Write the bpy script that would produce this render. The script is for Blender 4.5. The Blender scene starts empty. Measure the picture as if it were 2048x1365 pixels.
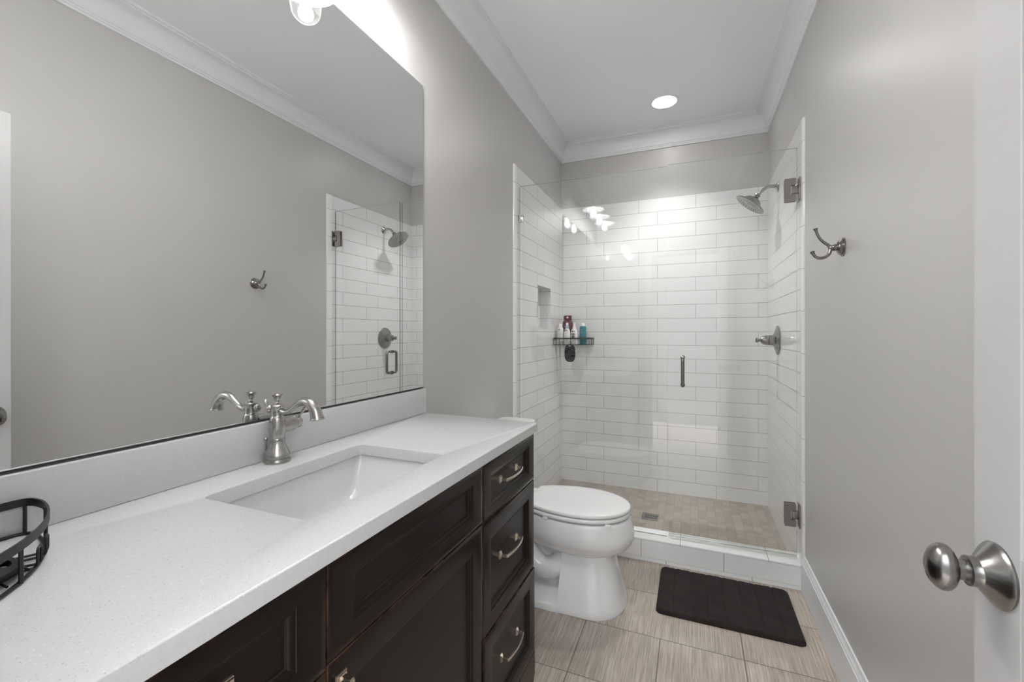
import bpy, bmesh, math, random
from math import pi, sin, cos, radians, sqrt
from mathutils import Vector, Matrix

random.seed(7)
sc = bpy.context.scene
col = sc.collection

# ------------------------------------------------------------------ camera
YAW = math.atan2(360, 872)
cam_d = bpy.data.cameras.new('camera')
cam_d.sensor_width = 36.0
cam_d.lens = 872 / 2048 * 36.0
cam_d.shift_y = -16.5 / 2048
cam_d.clip_start = 0.02
cam = bpy.data.objects.new('camera', cam_d)
cam.location = (0, 0, 1.25)
cam.rotation_euler = (pi / 2, 0, YAW)
col.objects.link(cam)
sc.camera = cam

# ------------------------------------------------------------------ light set-up
WORLD = 1.55          # added fill through the open door, shaped bright overhead and dim at the horizon
BULB = 96.0          # radiance of the three vanity bulbs
CAN = 9.0             # radiance of the recessed lens
SPOT = 27.0           # beam of the recessed light, watts
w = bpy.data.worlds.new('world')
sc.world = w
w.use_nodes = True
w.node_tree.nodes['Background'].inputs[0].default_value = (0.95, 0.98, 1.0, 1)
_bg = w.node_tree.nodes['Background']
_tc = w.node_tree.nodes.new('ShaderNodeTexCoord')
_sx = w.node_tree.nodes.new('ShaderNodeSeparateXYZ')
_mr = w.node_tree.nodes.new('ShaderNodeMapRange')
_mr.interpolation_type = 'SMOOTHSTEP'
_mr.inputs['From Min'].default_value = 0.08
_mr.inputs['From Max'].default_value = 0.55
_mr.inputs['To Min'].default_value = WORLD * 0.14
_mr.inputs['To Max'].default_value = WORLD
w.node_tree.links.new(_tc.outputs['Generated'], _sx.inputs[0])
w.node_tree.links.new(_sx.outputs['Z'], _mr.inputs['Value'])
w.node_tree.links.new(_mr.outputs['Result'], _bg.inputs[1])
vs = sc.view_settings
vs.view_transform = 'Standard'
vs.look = 'None'
vs.gamma = 1
vs.use_curve_mapping = False
vs.exposure = 1.92
sc.cycles.sample_clamp_indirect = 4.0
sc.cycles.max_bounces = 14
sc.cycles.diffuse_bounces = 6
sc.cycles.glossy_bounces = 8
sc.cycles.transparent_max_bounces = 24

# ------------------------------------------------------------------ dimensions
XL, XR, YB, ZC = -1.02, 0.505, 3.562, 2.815     # painted walls, back wall, ceiling
TL, TR, TB = -1.011, 0.496, 3.553               # tile faces
YF = 0.06                                       # inner face of the front wall
YS = 2.487                                      # front face of the shower curb / edge of tile
TTOP = 2.294
ZCT = 0.925

# ------------------------------------------------------------------ materials
def srgb(r, g, b):
    f = lambda c: (c / 255 / 12.92) if c / 255 <= 0.04045 else ((c / 255 + 0.055) / 1.055) ** 2.4
    return (f(r), f(g), f(b), 1)

def mat(name, color, rough=0.5, metal=0.0, **kw):
    m = bpy.data.materials.new(name)
    m.use_nodes = True
    b = m.node_tree.nodes['Principled BSDF']
    b.inputs['Base Color'].default_value = color if len(color) == 4 else (*color, 1)
    b.inputs['Roughness'].default_value = rough
    b.inputs['Metallic'].default_value = metal
    for k, v in kw.items():
        b.inputs[k].default_value = v
    return m

class N:
    """small helper for wiring nodes"""
    def __init__(self, m):
        self.t = m.node_tree
        self.b = self.t.nodes.get('Principled BSDF')
    def n(self, kind, **props):
        nd = self.t.nodes.new(kind)
        for k, v in props.items():
            setattr(nd, k, v)
        return nd
    def l(self, a, b):
        self.t.links.new(a, b)
    def obj(self):
        return self.n('ShaderNodeTexCoord').outputs['Object']
    def math(self, op, a, b=None, c=None):
        nd = self.n('ShaderNodeMath', operation=op)
        for i, v in enumerate((a, b, c)):
            if v is None:
                continue
            if hasattr(v, 'links'):
                self.l(v, nd.inputs[i])
            else:
                nd.inputs[i].default_value = v
        return nd.outputs[0]
    def sep(self, v):
        nd = self.n('ShaderNodeSeparateXYZ'); self.l(v, nd.inputs[0]); return nd.outputs
    def comb(self, x, y, z=0.0):
        nd = self.n('ShaderNodeCombineXYZ')
        for i, v in enumerate((x, y, z)):
            if hasattr(v, 'links'):
                self.l(v, nd.inputs[i])
            else:
                nd.inputs[i].default_value = v
        return nd.outputs[0]
    def mix(self, fac, a, b, blend='MIX'):
        nd = self.n('ShaderNodeMix', data_type='RGBA', blend_type=blend)
        for s, v in ((nd.inputs[0], fac), (nd.inputs[6], a), (nd.inputs[7], b)):
            if hasattr(v, 'links'):
                self.l(v, s)
            else:
                s.default_value = v
        return nd.outputs[2]
    def noise(self, vec, scale, detail=3, rough=0.5):
        nd = self.n('ShaderNodeTexNoise')
        self.l(vec, nd.inputs['Vector'])
        nd.inputs['Scale'].default_value = scale
        nd.inputs['Detail'].default_value = detail
        nd.inputs['Roughness'].default_value = rough
        return nd.outputs['Fac']
    def ramp(self, fac, stops):
        nd = self.n('ShaderNodeValToRGB')
        self.l(fac, nd.inputs[0])
        cr = nd.color_ramp
        while len(cr.elements) < len(stops):
            cr.elements.new(0.5)
        for e, (p, c) in zip(cr.elements, stops):
            e.position = p
            e.color = c if len(c) == 4 else (*c, 1)
        return nd.outputs[0]
    def bump(self, height, strength=0.3, dist=0.001):
        nd = self.n('ShaderNodeBump')
        self.l(height, nd.inputs['Height'])
        nd.inputs['Strength'].default_value = strength
        nd.inputs['Distance'].default_value = dist
        self.l(nd.outputs[0], self.b.inputs['Normal'])
    def brick(self, vec, bw, rh, mortar, offset, c1, c2, cm, smooth=0.1):
        nd = self.n('ShaderNodeTexBrick')
        nd.offset = offset
        nd.offset_frequency = 2
        self.l(vec, nd.inputs['Vector'])
        for k, v in (('Scale', 1.0), ('Mortar Size', mortar), ('Mortar Smooth', smooth), ('Bias', 0.0),
                     ('Brick Width', bw), ('Row Height', rh)):
            nd.inputs[k].default_value = v
        nd.inputs['Color1'].default_value = c1
        nd.inputs['Color2'].default_value = c2
        nd.inputs['Mortar'].default_value = cm
        return nd

def paint(name, color, rough, grain=0.08, spec=0.5):
    m = mat(name, color, rough)
    n = N(m)
    n.b.inputs['Specular IOR Level'].default_value = spec
    n.bump(n.noise(n.obj(), 220, 2), grain, 0.0008)
    return m

M_wall = paint('wall_paint', (0.527, 0.519, 0.510), 0.36, 0.10, 0.5)
M_ceil = paint('ceiling_paint', (0.87, 0.885, 0.905), 0.75, 0.05)
M_trim = paint('trim_paint', (0.75, 0.762, 0.775), 0.32, 0.03)
M_door = paint('door_paint', (0.52, 0.515, 0.515), 0.34, 0.12)
M_porc = mat('porcelain', (0.80, 0.80, 0.80), 0.09)
M_porc.node_tree.nodes['Principled BSDF'].inputs['Coat Weight'].default_value = 0.3
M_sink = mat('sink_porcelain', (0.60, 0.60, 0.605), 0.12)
M_seat = mat('seat_plastic', (0.83, 0.83, 0.83), 0.16)
M_black = mat('black_wire', (0.005, 0.005, 0.0055), 0.42)
M_pad = mat('black_pad', (0.004, 0.004, 0.0045), 0.55)
M_pad.node_tree.nodes['Principled BSDF'].inputs['Specular IOR Level'].default_value = 0.25
M_dark = mat('dark_rubber', (0.02, 0.02, 0.022), 0.6)
M_gap = mat('shadow_gap', (0.02, 0.02, 0.02), 0.8)

def tile_wall(name, axis, joint):
    m = mat(name, (0.78, 0.78, 0.78), 0.07)
    n = N(m)
    s = n.sep(n.obj())
    u = n.math('ADD', s[axis], 0.802 + 8 * 0.4133)
    v = n.math('SUBTRACT', s[2], 0.0144)
    vec = n.comb(u, v)
    br = n.brick(vec, 0.4133, 0.1036, 0.0016, 0.659, (0.79, 0.79, 0.793, 1), (0.765, 0.765, 0.768, 1), (joint, joint, joint, 1), 0.1)
    n.l(br.outputs['Color'], n.b.inputs['Base Color'])
    n.l(n.math('MULTIPLY_ADD', br.outputs['Fac'], 0.7, 0.025), n.b.inputs['Roughness'])
    wav = n.noise(n.obj(), 3.5, 2)
    h = n.math('ADD', n.math('MULTIPLY', br.outputs['Fac'], -1.0), n.math('MULTIPLY', wav, 0.2))
    n.bump(h, 0.25, 0.0010)
    return m
M_tile_x = tile_wall('subway_tile_back', 0, 0.34)
M_tile_y = tile_wall('subway_tile_side', 1, 0.24)

def tile_trim(name, ax, pitch, off, rough=0.08):
    m = mat(name, (0.79, 0.79, 0.785), rough)
    n = N(m)
    s = n.sep(n.obj())
    p = n.math('PINGPONG', n.math('ADD', s[ax], 10 * pitch - off), pitch / 2)
    f = n.math('LESS_THAN', p, 0.0012)
    n.l(n.mix(f, (0.85, 0.85, 0.85, 1), (0.36, 0.36, 0.36, 1)), n.b.inputs['Base Color'])
    return m
M_bull = tile_trim('bullnose_tile', 2, 0.2072, 1.977)
M_curb = mat('curb_tile', (0.84, 0.84, 0.84), 0.07)
_n = N(M_curb)
_s = _n.sep(_n.obj())
_hi = _n.math('GREATER_THAN', _s[2], 0.1125)
_lo = _n.math('LESS_THAN', _s[2], 0.0195)
_o = _n.math('ADD', _n.math('ADD', _s[0], 0.259 + 4.1), _n.math('ADD', _n.math('MULTIPLY', _hi, -0.201), _n.math('MULTIPLY', _lo, -0.129)))
_f = _n.math('LESS_THAN', _n.math('PINGPONG', _o, 0.205), 0.0014)
_n.l(_n.mix(_f, (0.84, 0.84, 0.84, 1), (0.29, 0.29, 0.285, 1)), _n.b.inputs['Base Color'])

def floor_mat():
    m = mat('floor_tile', (0.3, 0.25, 0.21), 0.34)
    n = N(m)
    o = n.obj()
    s = n.sep(o)
    u = n.math('ADD', s[0], 0.12 + 6.1)
    v = n.math('ADD', s[1], 3.125)
    vec = n.comb(u, v)
    cm = (0.13, 0.11, 0.10, 1)
    c1, c2 = (1.06, 1.06, 1.06, 1), (0.90, 0.90, 0.90, 1)
    a = n.brick(vec, 0.61, 0.3125, 0.0019, 0.5, c1, c2, (0.34, 0.33, 0.32, 1))
    b = n.brick(vec, 0.305, 0.3125, 0.0019, 0.0, c1, c2, (0.34, 0.33, 0.32, 1))
    near = n.math('LESS_THAN', s[1], 1.875)
    tone = n.mix(near, a.outputs['Color'], b.outputs['Color'])
    fac = n.math('MAXIMUM', n.math('MULTIPLY', near, b.outputs['Fac']),
                 n.math('MULTIPLY', n.math('SUBTRACT', 1.0, near), a.outputs['Fac']))
    # linear wood-like streaks, each row shifted a little
    row = n.math('FLOOR', n.math('DIVIDE', v, 0.3125))
    sx = n.math('ADD', s[0], n.math('MULTIPLY', row, 3.7))
    wob = n.math('MULTIPLY', n.noise(o, 7.0, 2), 0.006)
    st = n.noise(n.comb(n.math('MULTIPLY', n.math('ADD', sx, wob), 150.0), n.math('MULTIPLY', s[1], 3.5)), 1.0, 4, 0.65)
    st2 = n.noise(n.comb(n.math('MULTIPLY', n.math('ADD', sx, wob), 420.0), n.math('MULTIPLY', s[1], 14.0)), 1.0, 3, 0.6)
    cl = n.noise(o, 5.0, 3)
    k = n.math('ADD', n.math('MULTIPLY', st, 0.55), n.math('ADD', n.math('MULTIPLY', st2, 0.35), n.math('MULTIPLY', cl, 0.22)))
    c = n.ramp(k, [(0.34, srgb(122, 111, 101)), (0.52, srgb(168, 156, 144)), (0.72, srgb(210, 201, 191))])
    n.l(n.mix(1.0, c, tone, 'MULTIPLY'), n.b.inputs['Base Color'])
    n.bump(n.math('SUBTRACT', n.math('MULTIPLY', st2, 0.25), fac), 0.3, 0.0012)
    return m
M_floor = floor_mat()

def mosaic_mat():
    m = mat('shower_mosaic', (0.25, 0.22, 0.18), 0.38)
    n = N(m)
    o = n.obj()
    s = n.sep(o)
    vec = n.comb(n.math('ADD', s[0], 5.0), n.math('ADD', s[1], 5.0))
    br = n.brick(vec, 0.0525, 0.0525, 0.0013, 0.0, (0.295, 0.262, 0.218, 1), (0.39, 0.35, 0.298, 1), (0.24, 0.21, 0.172, 1), 0.2)
    lin = n.noise(n.comb(n.math('MULTIPLY', s[0], 40.0), n.math('MULTIPLY', s[1], 260.0)), 1.0, 3)
    lin2 = n.noise(n.comb(n.math('MULTIPLY', s[0], 260.0), n.math('MULTIPLY', s[1], 40.0)), 1.0, 3)
    g = n.ramp(n.math('MULTIPLY', n.math('ADD', lin, lin2), 0.5), [(0.35, (0.82, 0.82, 0.82)), (0.65, (1.12, 1.12, 1.12))])
    n.l(n.mix(1.0, br.outputs['Color'], g, 'MULTIPLY'), n.b.inputs['Base Color'])
    n.bump(n.math('MULTIPLY', br.outputs['Fac'], -1.0), 0.3, 0.001)
    return m
M_mosaic = mosaic_mat()

def quartz_mat():
    m = mat('white_quartz', (0.7, 0.7, 0.7), 0.18)
    n = N(m)
    o = n.obj()
    def specks(scale, size, keep):
        v = n.n('ShaderNodeTexVoronoi')
        n.l(o, v.inputs['Vector'])
        v.inputs['Scale'].default_value = scale
        near = n.math('LESS_THAN', v.outputs['Distance'], size)
        pick = n.math('GREATER_THAN', n.sep(v.outputs['Color'])[0], keep)
        return n.math('MULTIPLY', near, pick)
    base = n.mix(n.noise(o, 160, 2), (0.535, 0.535, 0.54, 1), (0.605, 0.605, 0.608, 1))
    c = n.mix(n.math('MULTIPLY', specks(260, 0.22, 0.68), 0.40), base, (0.30, 0.29, 0.28, 1))
    c = n.mix(n.math('MULTIPLY', specks(170, 0.15, 0.78), 0.60), c, (0.25, 0.24, 0.23, 1))
    c = n.mix(n.math('MULTIPLY', specks(190, 0.22, 0.72), 0.5), c, (0.74, 0.74, 0.74, 1))
    n.l(c, n.b.inputs['Base Color'])
    return m
M_quartz = quartz_mat()

def wood_mat():
    m = mat('espresso_wood', (0.012, 0.008, 0.007), 0.3)
    m.node_tree.nodes['Principled BSDF'].inputs['Specular IOR Level'].default_value = 0.22
    n = N(m)
    o = n.obj()
    s = n.sep(o)
    g = n.noise(n.comb(n.math('MULTIPLY', s[1], 70.0), n.math('MULTIPLY', s[2], 4.0), n.math('MULTIPLY', s[0], 70.0)), 1.0, 4)
    base = n.ramp(g, [(0.25, (0.0050, 0.0025, 0.0019)), (0.75, (0.0088, 0.0045, 0.0034))])
    # worn edges, rubbed through to brown wood
    geo = n.n('ShaderNodeNewGeometry')
    e = n.ramp(geo.outputs['Pointiness'], [(0.53, (0, 0, 0)), (0.60, (1, 1, 1))])
    wear = n.math('MULTIPLY', n.math('MULTIPLY', e, n.ramp(n.noise(o, 22, 4), [(0.42, (0, 0, 0)), (0.62, (1, 1, 1))])), 0.7)
    n.l(n.mix(wear, base, (0.07, 0.036, 0.021, 1)), n.b.inputs['Base Color'])
    n.b.inputs['Roughness'].default_value = 0.27
    return m
M_wood = wood_mat()

def brushed(name, color, rough, scale=(1, 1, 60)):
    m = mat(name, color, rough, 1.0)
    n = N(m)
    s = n.sep(n.obj())
    v = n.comb(n.math('MULTIPLY', s[0], scale[0] * 25.0), n.math('MULTIPLY', s[1], scale[1] * 25.0), n.math('MULTIPLY', s[2], scale[2] * 25.0))
    k = n.noise(v, 1.0, 2)
    n.l(n.math('MULTIPLY_ADD', k, 0.12, rough - 0.06), n.b.inputs['Roughness'])
    return m
M_nickel = brushed('brushed_nickel', (0.42, 0.41, 0.395), 0.25)
M_steel = brushed('dark_satin_nickel', (0.29, 0.283, 0.275), 0.24)
M_pull = brushed('warm_nickel', (0.72, 0.64, 0.55), 0.24)
M_chrome = mat('chrome', (0.82, 0.82, 0.82), 0.08, 1.0)
M_hinge = mat('satin_hinge', (0.33, 0.31, 0.30), 0.28, 1.0)
M_mirror = mat('mirror_silver', (0.845, 0.85, 0.85), 0.0, 1.0)
M_medge = mat('mirror_edge', (0.60, 0.63, 0.62), 0.2)

def glass_mat(name, tint, extra=0.0):
    # thin clear sheet: straight transmission plus a Schlick mirror term on each face
    m = bpy.data.materials.new(name)
    m.use_nodes = True
    n = N(m)
    n.t.nodes.remove(n.b)
    out = [x for x in n.t.nodes if x.type == 'OUTPUT_MATERIAL'][0]
    geo = n.n('ShaderNodeNewGeometry')
    dt = n.n('ShaderNodeVectorMath', operation='DOT_PRODUCT')
    n.l(geo.outputs['Normal'], dt.inputs[0])
    n.l(geo.outputs['Incoming'], dt.inputs[1])
    c = n.math('ABSOLUTE', dt.outputs['Value'])
    p = n.math('POWER', n.math('SUBTRACT', 1.0, c), 5.0)
    f = n.math('MULTIPLY_ADD', p, 0.96, 0.04 + extra)
    tr = n.n('ShaderNodeBsdfTransparent'); tr.inputs[0].default_value = (*tint, 1)
    gl = n.n('ShaderNodeBsdfGlossy'); gl.inputs['Roughness'].default_value = 0.0
    gl.inputs[0].default_value = (1, 1, 1, 1)
    mx = n.n('ShaderNodeMixShader')
    n.l(f, mx.inputs[0]); n.l(tr.outputs[0], mx.inputs[1]); n.l(gl.outputs[0], mx.inputs[2])
    n.l(mx.outputs[0], out.inputs[0])
    return m
M_glass = glass_mat('clear_shower_glass', (0.985, 0.99, 0.985), 0.012)
M_gedge = glass_mat('polished_glass_edge', (0.34, 0.40, 0.37), 0.10)
M_jar = glass_mat('clear_jar_glass', (0.985, 0.985, 0.985))
M_vinyl = glass_mat('clear_vinyl', (0.93, 0.93, 0.92), 0.06)

def emit(name, color, strength):
    m = bpy.data.materials.new(name)
    m.use_nodes = True
    b = m.node_tree.nodes['Principled BSDF']
    b.inputs['Base Color'].default_value = (0.8, 0.8, 0.8, 1)
    b.inputs['Emission Color'].default_value = (*color, 1)
    b.inputs['Emission Strength'].default_value = strength
    return m
M_bulb = emit('bulb_light', (1.0, 0.99, 0.975), BULB)
M_can = emit('recessed_lens', (1.0, 0.985, 0.965), CAN)
M_enamel = mat('white_enamel', (0.85, 0.85, 0.84), 0.25)

def rug_mat():
    m = mat('brown_plush', (0.016, 0.009, 0.008), 0.95)
    n = N(m)
    o = n.obj()
    k = n.math('ADD', n.math('MULTIPLY', n.noise(o, 14, 3), 0.6), n.math('MULTIPLY', n.noise(o, 260, 3), 0.4))
    n.l(n.ramp(k, [(0.35, (0.006, 0.0034, 0.0032)), (0.68, (0.020, 0.0115, 0.0105))]), n.b.inputs['Base Color'])
    n.b.inputs['Sheen Weight'].default_value = 0.05
    n.b.inputs['Sheen Roughness'].default_value = 0.5
    n.b.inputs['Sheen Tint'].default_value = (0.6, 0.5, 0.48, 1)
    n.bump(n.noise(o, 420, 2), 0.6, 0.002)
    return m
M_rug = rug_mat()

# ------------------------------------------------------------------ mesh helpers
def link(name, bm, m, parent=None, smooth=40):
    me = bpy.data.meshes.new(name)
    bmesh.ops.recalc_face_normals(bm, faces=bm.faces)
    bm.to_mesh(me)
    bm.free()
    ms = m if isinstance(m, (list, tuple)) else [m]
    for x in ms:
        me.materials.append(x)
    if smooth:
        me.polygons.foreach_set('use_smooth', [True] * len(me.polygons))
        me.set_sharp_from_angle(angle=radians(smooth))
    o = bpy.data.objects.new(name, me)
    col.objects.link(o)
    if parent is not None:
        o.parent = parent
    return o

def tag(o, label, cat, group=None, kind=None):
    o['label'] = label
    o['category'] = cat
    if group:
        o['group'] = group
    if kind:
        o['kind'] = kind
    return o

def thing(name, label, cat, loc=(0, 0, 0), rotz=0.0, group=None):
    o = bpy.data.objects.new(name, None)
    o.empty_display_size = 0.05
    o.location = loc
    o.rotation_euler = (0, 0, rotz)
    col.objects.link(o)
    return tag(o, label, cat, group)

def struct(name, bm, m, smooth=30):
    o = link(name, bm, m, None, smooth)
    o['kind'] = 'structure'
    return o

def add_box(bm, x0, x1, y0, y1, z0, z1, bev=0.0, seg=2, mi=0):
    r = bmesh.ops.create_cube(bm, size=1.0)
    vs_ = r['verts']
    for v in vs_:
        v.co = Vector((x0 + (v.co.x + .5) * (x1 - x0), y0 + (v.co.y + .5) * (y1 - y0), z0 + (v.co.z + .5) * (z1 - z0)))
    fs = set(f for v in vs_ for f in v.link_faces)
    for f in fs:
        f.material_index = mi
    if bev > 0:
        es = list(set(e for v in vs_ for e in v.link_edges))
        bmesh.ops.bevel(bm, geom=es, offset=bev, segments=seg, affect='EDGES', profile=0.5)
    return vs_

def box(*a, **k):
    bm = bmesh.new()
    add_box(bm, *a, **k)
    return bm

def frame_axis(d):
    d = Vector(d).normalized()
    up = Vector((0, 0, 1)) if abs(d.z) < 0.95 else Vector((1, 0, 0))
    a = d.cross(up).normalized()
    b = d.cross(a).normalized()
    return d, a, b

def add_rings(bm, rings, cap0=True, cap1=True, closed=True, mi=0):
    """loft lists of points"""
    vr = [[bm.verts.new(p) for p in r] for r in rings]
    n = len(vr[0])
    for i in range(len(vr) - 1):
        for j in range(n if closed else n - 1):
            k = (j + 1) % n
            f = bm.faces.new((vr[i][j], vr[i][k], vr[i + 1][k], vr[i + 1][j]))
            f.material_index = mi
    if cap0:
        f = bm.faces.new(vr[0][::-1]); f.material_index = mi
    if cap1:
        f = bm.faces.new(vr[-1]); f.material_index = mi
    return vr

def add_lathe(bm, profile, origin, axis=(0, 0, 1), seg=32, mi=0, cap=True):
    """profile: (distance along the axis, radius)"""
    d, a, b = frame_axis(axis)
    o = Vector(origin)
    rings = []
    for h, r in profile:
        r = max(r, 0.0002)
        rings.append([o + d * h + (a * cos(2 * pi * i / seg) + b * sin(2 * pi * i / seg)) * r for i in range(seg)])
    add_rings(bm, rings, cap, cap, mi=mi)

def smooth_path(pts, sub=6, closed=False):
    """Catmull-Rom through the points (each may carry a radius as 4th value)"""
    P = [Vector(p) if len(p) < 4 else Vector(p) for p in pts]
    out = []
    n = len(P)
    for i in range(n if closed else n - 1):
        p1, p2 = P[i], P[(i + 1) % n]
        p0 = P[i - 1] if (i > 0 or closed) else p1 * 2 - p2
        p3 = P[(i + 2) % n] if (i + 2 < n or closed) else p2 * 2 - p1
        for s in range(sub):
            t = s / sub
            out.append(0.5 * ((2 * p1) + (p2 - p0) * t + (2 * p0 - 5 * p1 + 4 * p2 - p3) * t * t + (3 * p1 - p0 - 3 * p2 + p3) * t ** 3))
    if not closed:
        out.append(P[-1])
    return out

def add_tube(bm, pts, r, seg=12, closed=False, radii=None, sx=1.0, mi=0):
    P = [Vector(p[:3]) for p in pts]
    n = len(P)
    rings = []
    prev = None
    for i in range(n):
        if closed:
            d = (P[(i + 1) % n] - P[i - 1])
        else:
            d = P[min(i + 1, n - 1)] - P[max(i - 1, 0)]
        d.normalize()
        if prev is None:
            _, a, b = frame_axis(d)
        else:
            a = prev - d * prev.dot(d)
            if a.length < 1e-6:
                _, a, b = frame_axis(d)
            a.normalize()
        b = d.cross(a)
        prev = a
        rr = radii[i] if radii else r
        rings.append([P[i] + a * cos(2 * pi * k / seg) * rr * sx + b * sin(2 * pi * k / seg) * rr for k in range(seg)])
    if closed:
        rings.append(rings[0])
        vr = [[bm.verts.new(p) for p in rg] for rg in rings[:-1]]
        # choose the seam shift so the last ring meets the first without a twist
        base = rings[-2]
        best = min(range(seg), key=lambda s: sum((base[k] - rings[0][(k + s) % seg]).length for k in range(seg)))
        for i in range(n):
            A, B = vr[i], vr[(i + 1) % n]
            sh = best if i == n - 1 else 0
            for k in range(seg):
                f = bm.faces.new((A[k], A[(k + 1) % seg], B[(k + 1 + sh) % seg], B[(k + sh) % seg]))
                f.material_index = mi
    else:
        add_rings(bm, rings, True, True, mi=mi)

def fillet(pts, r, n=5, closed=False):
    """round the corners of a polyline"""
    P = [Vector(p) for p in pts]
    out = []
    m = len(P)
    for i in range(m):
        if not closed and i in (0, m - 1):
            out.append(P[i]); continue
        a, b, c = P[i - 1], P[i], P[(i + 1) % m]
        rr = min(r, (a - b).length * .49, (c - b).length * .49)
        s, e = b + (a - b).normalized() * rr, b + (c - b).normalized() * rr
        for k in range(n + 1):
            t = k / n
            out.append(s * (1 - t) ** 2 + b * 2 * t * (1 - t) + e * t * t)
    return out

def rrect(x0, x1, y0, y1, r, n=6):
    out = []
    for cx, cy, a0 in ((x1 - r, y1 - r, 0), (x0 + r, y1 - r, pi / 2), (x0 + r, y0 + r, pi), (x1 - r, y0 + r, 3 * pi / 2)):
        for k in range(n + 1):
            a = a0 + pi / 2 * k / n
            out.append((cx + r * cos(a), cy + r * sin(a)))
    return out

def add_prism(bm, outline, d0, d1, place, mi=0):
    """extrude a 2-D outline; place(u, v, d) -> point"""
    add_rings(bm, [[place(u, v, d0) for u, v in outline], [place(u, v, d1) for u, v in outline]], mi=mi)

def plate_with_hole(outer, inner, z0, z1, bev_out, bev_in):
    bm = bmesh.new()
    vo = [bm.verts.new((x, y, z1)) for x, y in outer]
    vi = [bm.verts.new((x, y, z1)) for x, y in inner]
    es = []
    for L in (vo, vi):
        for i in range(len(L)):
            es.append(bm.edges.new((L[i], L[(i + 1) % len(L)])))
    bmesh.ops.triangle_fill(bm, use_beauty=True, use_dissolve=False, edges=es, normal=(0, 0, 1))
    top = list(bm.faces)
    r = bmesh.ops.extrude_face_region(bm, geom=top)
    for g in r['geom']:
        if isinstance(g, bmesh.types.BMVert):
            g.co.z = z0
    so, si = set(vo), set(vi)
    eo = [e for e in bm.edges if (e.verts[0] in so and e.verts[1] in so) and not all(f in top for f in e.link_faces)]
    ei = [e for e in bm.edges if (e.verts[0] in si and e.verts[1] in si) and not all(f in top for f in e.link_faces)]
    bmesh.ops.recalc_face_normals(bm, faces=bm.faces)
    bmesh.ops.bevel(bm, geom=eo, offset=bev_out, segments=3, affect='EDGES', profile=0.5)
    ei = [e for e in ei if e.is_valid]
    bmesh.ops.bevel(bm, geom=ei, offset=bev_in, segments=2, affect='EDGES', profile=0.5)
    return bm

# ================================================================== THE ROOM
bm = bmesh.new()
add_box(bm, XL - .1, XR + .1, -1.3, YS + .01, -.06, 0.0)
struct('floor', bm, M_floor)
bm = bmesh.new()
add_box(bm, TL - .02, TR + .02, 2.60, YB, -.06, 0.02)
struct('floor_shower', bm, M_mosaic)

NY0, NY1, NZ0, NZ1 = 2.925, 3.228, 1.290, 1.588     # niche
# left wall: plain in front, above the tile, and the framing round the niche
bm = bmesh.new()
add_box(bm, XL - .10, XL, -.06, YS, 0, ZC)
add_box(bm, XL - .10, XL, YS, YB + .1, TTOP - .002, ZC)
struct('wall_left', bm, M_wall)
bm = bmesh.new()
x0, x1 = XL - .10, TL
add_box(bm, x0, x1, YS + .045, NY0, -.02, TTOP)
add_box(bm, x0, x1, NY1, YB, -.02, TTOP)
add_box(bm, x0, x1, NY0, NY1, -.02, NZ0)
add_box(bm, x0, x1, NY0, NY1, NZ1, TTOP)
add_box(bm, x0, TL - .085, NY0, NY1, NZ0, NZ1)
# slim tile edging round the niche
for a in ((NY0 - .006, NY1 + .006, NZ0 - .006, NZ0), (NY0 - .006, NY1 + .006, NZ1, NZ1 + .006),
          (NY0 - .006, NY0, NZ0, NZ1), (NY1, NY1 + .006, NZ0, NZ1)):
    add_box(bm, TL, TL + .0025, *a)
struct('wall_shower_left', bm, M_tile_y)

bm = bmesh.new()
add_box(bm, XR, XR + .10, -.06, YB + .1, 0, ZC)
struct('wall_right', bm, M_wall)
struct('wall_shower_right', box(TR, XR, YS + .045, YB, -.02, TTOP), M_tile_y)
struct('wall_back', box(XL - .1, XR, YB, YB + .10, 0, ZC), M_wall)
struct('wall_shower_back', box(TL, TR, TB, YB, -.02, TTOP), M_tile_x)
def bullnose(xa, xb, side):
    # upright edge strip with a rounded nose towards the room
    pts = [(YS + .045, xa), (YS + .045, xb)]
    for k in range(7):
        a = pi / 2 * k / 6
        pts.append((YS + .009 - .009 * sin(a), xb + (xa - xb) * (1 - cos(a))))
    bm = bmesh.new()
    add_prism(bm, pts, 0.0, TTOP, lambda u, v, d: Vector((v, u, d)))
    return bm
struct('trim_1', bullnose(XL, TL, 1), M_bull, 50)
struct('trim_2', bullnose(XR, TR, -1), M_bull, 50)
struct('ceiling', box(XL - .1, XR + .1, -.06, YB + .1, ZC, ZC + .08), M_ceil)
# front wall round the doorway the photograph was taken from
OX0, OX1, OZ = -0.405, 0.365, 2.10
bm = bmesh.new()
add_box(bm, XL - .1, OX0, -.06, YF, 0, ZC)
add_box(bm, OX1, XR + .1, -.06, YF, 0, ZC)
add_box(bm, OX0, OX1, -.06, YF, OZ, ZC)
struct('wall_front', bm, M_wall)
bm = bmesh.new()
for (a, b, c, d) in ((OX0 - .07, OX0, 0, OZ + .07), (OX1, OX1 + .07, 0, OZ + .07), (OX0, OX1, OZ, OZ + .07)):
    add_box(bm, a, b, YF, YF + .016, c, d, .003)
struct('trim_3', bm, M_trim)

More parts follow.
